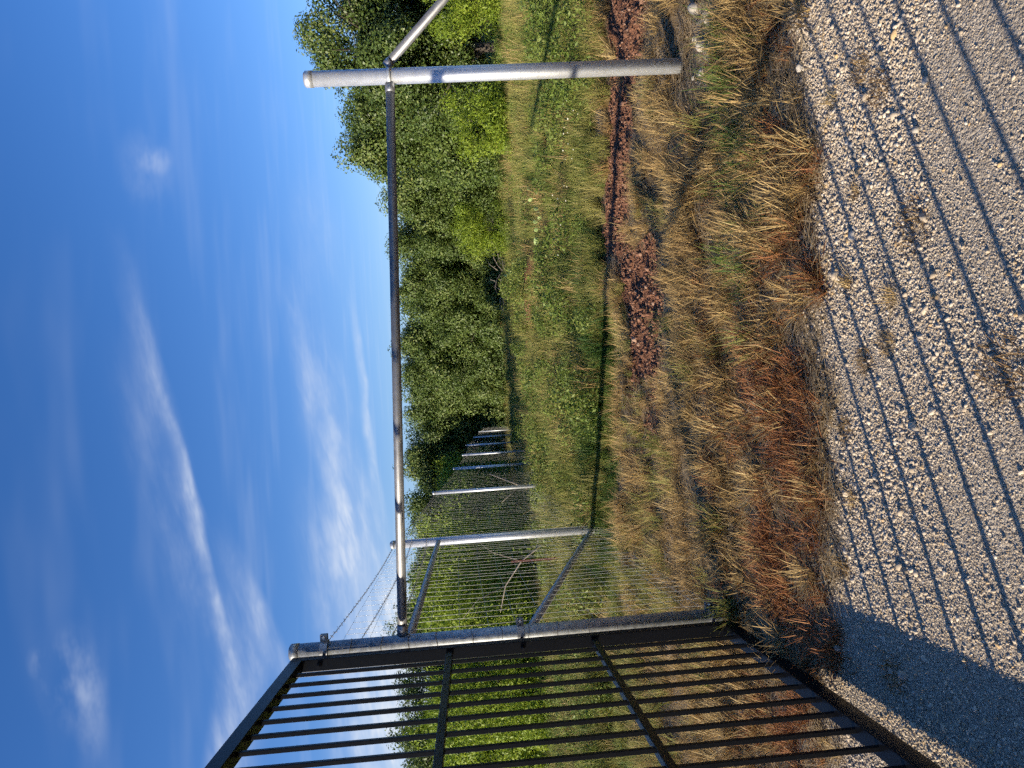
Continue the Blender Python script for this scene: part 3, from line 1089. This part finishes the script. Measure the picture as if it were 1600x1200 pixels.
GL, GT, GB = 4.25, 2.93, .045
gbox(0, .076, -.038, .038, GB, GT, 'stile')
gbox(GL - .076, GL, -.038, .038, GB, GT, 'stile')
gbox(.0765, GL - .0765, -.0375, .0375, GT - .076, GT - .0005, 'top_rail')
gbox(.0765, GL - .0765, -.0375, .0375, GB + .0005, GB + .090, 'bottom_rail')
gbox(.0765, GL - .0765, -.0205, .0205, 1.905, 1.946, 'middle_rail')
gbox(.0765, GL - .0765, -.0205, .0205, .970, 1.011, 'middle_rail')
pm = None
ns = int((GL - .15) / .178)
for i in range(ns):
    s = .245 + i * .178
    if s > GL - .12:
        break
    c = gdir * s + UPV * ((GB + .076 + GT - .076) / 2)
    if pm is None:
        o = MB().box(Vector((0, 0, 0)), gdir * .0105, gn * .0105, UPV * ((GT - GB - .152) / 2)).build('picket', 'black_paint', gate, c, bev=.002)
        pm = o.data
    else:
        o = link('picket', pm, None, gate, c)
        b = o.modifiers.new('bevel', 'BEVEL')
        b.width = .002
# hinges: strap round the post, barrel and bolt through the stile
for z in (2.745, 1.455, .165):
    h = empty('hinge', (0, 0, 0))
    h.parent = gate
    pc = Vector((HP[0], HP[1], 0)) - gate.location
    m = MB()
    arc = []
    for a in np.linspace(-2.4, 2.4, 19):
        arc.append(Vector((math.cos(a), math.sin(a), 0)))
    for q in range(18):
        a, b = arc[q], arc[q + 1]
        mid = (a + b).normalized()
        tan = (b - a).normalized()
        m.box(pc + mid * .0595 + UPV * z, mid * .0035, tan * .0105, UPV * .024)
    m.box(pc + Vector((.082, -.012, z)), (.022, 0, 0), (0, .0035, 0), (0, 0, .024))
    m.box(pc + Vector((.082, .012, z)), (.022, 0, 0), (0, .0035, 0), (0, 0, .024))
    m.build('strap', 'hinge_steel', h)
    MB().tube([pc + Vector((.086, -.030, z)), pc + Vector((.086, .026, z))], .011, 6).build('bolt', 'bolt_steel', h)
    m = MB()
    m.tube([pc + Vector((-.03, -.05, z)), gdir * .12 + UPV * z], .011, 10)
    m.tube([gdir * .077 + UPV * z, gdir * .093 + UPV * z], .017, 6)
    m.build('hinge_pin', 'black_paint', h)  # pin and nut coloured black to stand in for the shade on the hinge
tag(gate, 'tall black steel picket gate swung open on the left', 'gate')

# ---- game fence running away from the hinge post
FP = [(-2.08, 9.75, 2.86, .055), (-2.24, 15.4, 2.58, .037), (-2.38, 21.0, 2.27, .037), (-2.52, 26.5, 2.05, .037), (-2.62, 32.0, 1.95, .037), (-2.78, 39.0, 1.55, .037),
      (-3.0, 47.0, 1.15, .037), (-3.25, 56.0, .75, .037), (-3.6, 68.0, .15, .037)]
fence = empty('wire_fence', (FP[0][0], FP[0][1], 0))
FO = fence.location
for i, (x, y, zt, rad) in enumerate(FP):
    zb = float(tz(x, y)) - .3
    o = MB().tube([(x - FO.x, y - FO.y, zb), (x - FO.x, y - FO.y, zt)], rad, 20).build('corner_post' if i == 0 else 'line_post', 'galvanized', fence)
    MB().tube([(x - FO.x, y - FO.y, zt - .03), (x - FO.x, y - FO.y, zt + .005), (x - FO.x, y - FO.y, zt + .03)], [rad * 1.06, rad * 1.06, rad * .6], 16).build('post_cap', 'galvanized', o)
C1 = Vector((FP[0][0], FP[0][1], 0)) - FO
H1 = Vector((HP[0], HP[1], 0)) - FO
MB().tube([H1 + Vector((.0, .06, 2.20)), C1 + Vector((0, -.05, 2.235))], .031, 18).build('horizontal_brace', 'galvanized_old', fence)
MB().tube([H1 + Vector((-.01, .07, 1.39)), C1 + Vector((.02, -.06, .12))], .031, 18).build('diagonal_brace', 'galvanized_old', fence)
bays = [((HP[0], HP[1], 2.74), FP[0][:3])] + [(FP[i][:3], FP[i + 1][:3]) for i in range(len(FP) - 1)]
rw = np.random.default_rng(9)
for bi, (a, b) in enumerate(bays):
    ln = math.hypot(b[0] - a[0], b[1] - a[1])
    off = .058 if bi < 1 else .045
    step = .168 if bi < 2 else .3
    nv = int(ln / step)
    wr = .0012 if bi < 1 else .0009
    m = MB()
    heights = [0, .08, .17, .27, .38, .50, .63, .77, .92, 1.08, 1.25, 1.42, 1.60, 1.78, 1.96, 2.14, 2.30]

    def P(t, z, wob=0.0):
        x, y = a[0] + (b[0] - a[0]) * t, a[1] + (b[1] - a[1]) * t
        g = float(tz(x, y)) + .10
        topz = a[2] + (b[2] - a[2]) * t - .12
        return Vector((x + off - FO.x + wob, y - FO.y, g + (topz - g) * z / 2.30))
    for k in range(1, nv + 1):
        t = (k - .4) / nv
        if bi < 3:
            ph = rw.uniform(0, 6.28)
            zz = np.linspace(0, 2.30, 9)
            m.tube([P(t + .0022 * math.sin(z * 3 + ph) * (1 if bi == 0 else .3), z, .006 * math.sin(z * 4 + ph)) for z in zz], wr, 4, False)
        else:
            m.tube([P(t, 0), P(t, 2.30)], wr, 3, False)
    for z in heights:
        m.tube([P(0, z), P(.5, z, .004), P(1, z)], wr * .9, 4, False)
    wm = m.build('wire_mesh', 'wire', fence)
    wm['kind'] = 'stuff'
    # barbed strands on top
    if bi < 2:
        for dzz in ((.0, .22, .42) if bi == 0 else (.02,)):
            m = MB()
            p0 = Vector((a[0] + off - FO.x, a[1] - FO.y, a[2] - .02 - dzz))
            p1 = Vector((b[0] + off - FO.x, b[1] - FO.y, b[2] - .05 - dzz))
            nn = 46
            for ph in (0, math.pi):
                pts = []
                for k in range(nn * 3 + 1):
                    t = k / (nn * 3)
                    q = p0.lerp(p1, t) - UPV * (.05 * t * (1 - t) * 4)
                    pts.append(q + Vector((math.cos(k * 1.3 + ph), 0, math.sin(k * 1.3 + ph))) * .0025)
                m.tube(pts, .0016, 3, False)
            for k in range(1, nn):
                t = k / nn
                q = p0.lerp(p1, t) - UPV * (.05 * t * (1 - t) * 4)
                for w in (-1, 1):
                    an = rw.uniform(0, 3.14)
                    v = Vector((math.cos(an) * .6, w * .5, math.sin(an))).normalized() * .016
                    m.tube([q - v, q + v], .0016, 3)
            o = m.build('barbed_wire', 'barb', fence)
            o['kind'] = 'stuff'
    elif True:
        m = MB().tube([P(0, 2.30) + UPV * .1, P(1, 2.30) + UPV * .1], .0022, 3, False)
        m.build('top_wire', 'barb', fence)
tag(fence, 'tall galvanized wire fence running from the gate towards the trees', 'fence')

# rusty steel post standing behind the braced bay
tp = empty('steel_stake', (-3.05, 12.2, float(tz(-3.05, 12.2))))
m = MB()
m.box((0, 0, .42), (.018, 0, 0), (0, .003, 0), (0, 0, .72))
m.box((0, .022, .42), (.003, 0, 0), (0, .018, 0), (0, 0, .72))
m.build('stake', 'rust', tp)
tag(tp, 'thin rusty red steel stake behind the braced fence bay', 'stake')

# dead wood
def dead(name, x, y, segs, label):
    e = empty(name, (x, y, float(tz(x, y))))
    for k, (pts, r0_, r1_) in enumerate(segs):
        n_ = len(pts)
        MB().tube(pts, [r0_ + (r1_ - r0_) * i / (n_ - 1) for i in range(n_)], 7).build('trunk' if k == 0 else 'branch', 'dead_wood', e)
    tag(e, label, 'dead branch')


dead('fallen_tree', -3.6, 16.0, [([(0, 0, .2), (-.5, .4, .75), (-1.1, .6, 1.15), (-1.8, .9, 1.3)], .022, .009), ([(-.5, .4, .75), (-.3, .6, 1.4), (.1, .8, 1.9)], .013, .005),
     ([(-1.1, .6, 1.15), (-1.3, .4, 1.8), (-1.7, .3, 2.2)], .012, .004), ([(-.2, .2, .4), (.4, .0, .25), (1.0, -.3, .1)], .022, .01)], 'pale fallen dead tree behind the fence wires')
dead('fallen_branch', -3.4, 22.0, [([(0, 0, .1), (.35, .3, .9), (.6, .5, 1.5)], .035, .015), ([(.2, .2, .6), (-.3, .3, 1.2)], .018, .008)], 'short pale dead branch leaning behind the second wire bay')
r = np.random.default_rng(3)
segs = []
for i in range(26):
    a = r.uniform(0, 6.28)
    p = Vector((r.normal(0, .7), r.normal(0, .3), r.uniform(.05, .9)))
    q = p + Vector((math.cos(a) * .9, math.sin(a) * .5, r.uniform(-.2, .5)))
    segs.append(([p, (p + q) / 2 + Vector((0, 0, .1)), q], .022, .006))
dead('brush_pile', 5.5, 33.0, segs, 'grey heap of dead brush at the foot of the tree wall')

# ------------------------------------------------------------------ prickly pears
def pad_mesh(seed):
    r = np.random.default_rng(seed)
    vs, fs = ico(3)
    vs = vs * np.array([.085, .014, .105])
    vs[:, 0] *= 1 - .25 * np.clip(-vs[:, 2] / .105, 0, 1)
    vs[:, 2] += .10
    me = np_mesh('pad', vs, [fs], np.full(len(vs), r.uniform(0, 1)), True)
    me.materials.append(MAT['pear_pad'])
    return me


PADS = [pad_mesh(i) for i in range(3)]
for i, (x, y, npad, s, lb) in enumerate([(3.45, 12.9, 2, .42, 'single bright cactus pads standing nearest the right post in the grass'), (2.85, 12.0, 6, .42, 'dark green clump of prickly pear cactus in the field grass'),
                                       (2.55, 12.4, 3, .44, 'bright prickly pear pads left of the dark cactus clump'), (2.25, 14.6, 4, .42, 'prickly pear cactus beside the far red dirt track')]):
    e = empty('prickly_pear', (x, y, float(tz(x, y)) + .16))
    r = np.random.default_rng(60 + i)
    for k in range(npad):
        o = link('pad', PADS[k % 3], None, e, (r.normal(0, .09), r.normal(0, .05), .12 if k < 3 else .12 + .14 * s * r.uniform(.8, 1.2)))
        o.rotation_euler = (r.normal(0, .2), r.normal(0, .45), r.normal(0, .4))
        o.scale = (s,) * 3
    tag(e, lb, 'cactus', 'prickly pears in the field')

# white flower heads at the field edge
r = np.random.default_rng(44)
fv, ff, o0 = [], [], 0
vs, fs = ico(1)
for i in range(20):
    x, y = r.normal(2.75, .45), r.normal(8.6, .5)
    z = float(tz(x, y)) + r.uniform(.2, .36)
    fv.append(vs * np.array([.011, .011, .007]) * r.uniform(.7, 1.3) + np.array([x, y, z]))
    ff.append(fs + o0)
    o0 += len(vs)
tag(link('white_flowers', np_mesh('white_flowers', np.concatenate(fv), [np.concatenate(ff)], np.full(o0, .5)), 'flower'), 'tiny white flower heads in the grass behind the right post', 'flowers', kind='stuff')

# ------------------------------------------------------------------ loose rocks one can pick out
rock_me = []
for i in range(5):
    me = stone_mesh(400 + i, 3, .25, .75)
    me.materials.append(MAT['pale_rock'])
    rock_me.append(me)
rocks = [(2.30, 4.52, .055), (2.15, 4.60, .045), (2.05, 4.50, .05), (2.42, 4.66, .06), (1.98, 4.62, .035), (2.55, 4.58, .05), (2.24, 4.70, .035), (2.36, 4.42, .032),
         (2.12, 4.44, .028), (2.62, 4.72, .045), (2.48, 4.50, .03), (2.0, 4.74, .025)]
rocks.sort(key=lambda q: math.hypot(q[0] - 2.2, q[1] - 5.0))
for i, (x, y, s) in enumerate(rocks):
    o = link('rock', rock_me[i % 5], None, None, (x, y, float(tz(x, y)) + s * .25))
    o.scale = (s, s, s)
    o.rotation_euler = (.2 * i, .3 * i, 1.3 * i)
    tag(o, '%s nearest white rock to the foot of the right post, in the bare patch' % ORD[i], 'rock', 'white rocks at the foot of the right post')
for i, (x, y, s, lb) in enumerate([(1.42, 3.30, .026, 'pale rock where gravel meets grass on the right'), (.98, 2.42, .018, 'flat pale stone in the middle of the right gravel'),
                                   (.83, 2.49, .016, 'cream stone lying against a shadow stripe'), (-1.28, 2.78, .024, 'bluish white rock in the shadow beside the gate'),
                                   (-1.36, 3.30, .022, 'small white rock at the grass tip by the gate'), (1.36, 2.24, .018, 'buried flat stone at the right end of the gravel')]):
    o = link('rock', rock_me[i % 5], None, None, (x, y, float(tz(x, y)) + .008 + s * .3))
    o.scale = (s, s, s)
    o.rotation_euler = (.2 * i, .1, 1.9 * i)
    tag(o, lb, 'rock')

# tufts and mats rooted in the gravel
def mat_mesh(seed, n, hmax, base, mat):
    me_ = blades(np.random.default_rng(seed), n=n, hmin=.03, hmax=hmax, base=base, lean_lo=.4, lean_hi=1.5, w=.0038, curl=.6)
    me_.materials.append(MAT[mat])
    return me_


tuft_me = [mat_mesh(500, 260, .075, .10, 'weed_brown'), mat_mesh(501, 110, .13, .04, 'straw'), mat_mesh(502, 230, .07, .09, 'weed_brown'), mat_mesh(503, 90, .11, .05, 'straw')]
weeds = [(.49, 2.55, 1.0, 0, 'brown weed mat on the gravel right of centre, crossed by shadow stripes'), (.07, 2.76, .65, 2, 'small brown weed mat on the gravel at the centre'),
         (.0, 2.93, .6, 0, 'brown weed mat nearest the grass at the centre'), (-.06, 2.13, 1.1, 0, 'largest brown weed patch at the bottom edge of the picture'),
         (.25, 2.71, .85, 1, 'pale straw tuft standing on the gravel at the centre'), (.35, 3.02, .8, 1, 'pale straw tuft on the gravel close to the grass edge'),
         (1.20, 2.82, .8, 2, 'brown weed mat at the right end of the gravel'), (1.06, 2.70, .75, 0, 'brown weed mat just below another on the right of the gravel'),
         (1.18, 3.05, .8, 3, 'straw tuft at the right where gravel meets grass'), (.72, 2.92, .65, 3, 'thin straw tuft between the right weed mats and the centre'),
         (-1.31, 2.86, .95, 2, 'dark weed mat inside the gate shadow'), (-.62, 3.08, .8, 3, 'straw tuft on the gravel left of centre'), (-.95, 3.20, .9, 1, 'straw tuft at the grass edge beside the gate shadow'),
         (-.30, 3.12, .7, 2, 'brown weed mat at the grass edge left of centre')]
for i, (px, py, s, k, lb) in enumerate(weeds):
    o = link('weed_tuft', tuft_me[k], None, None, (px, py, float(tz(px, py)) + .014))
    o.scale = (s,) * 3
    o.rotation_euler = (0, 0, i * 1.3)
    tag(o, lb, 'weed', 'weeds growing in the gravel')
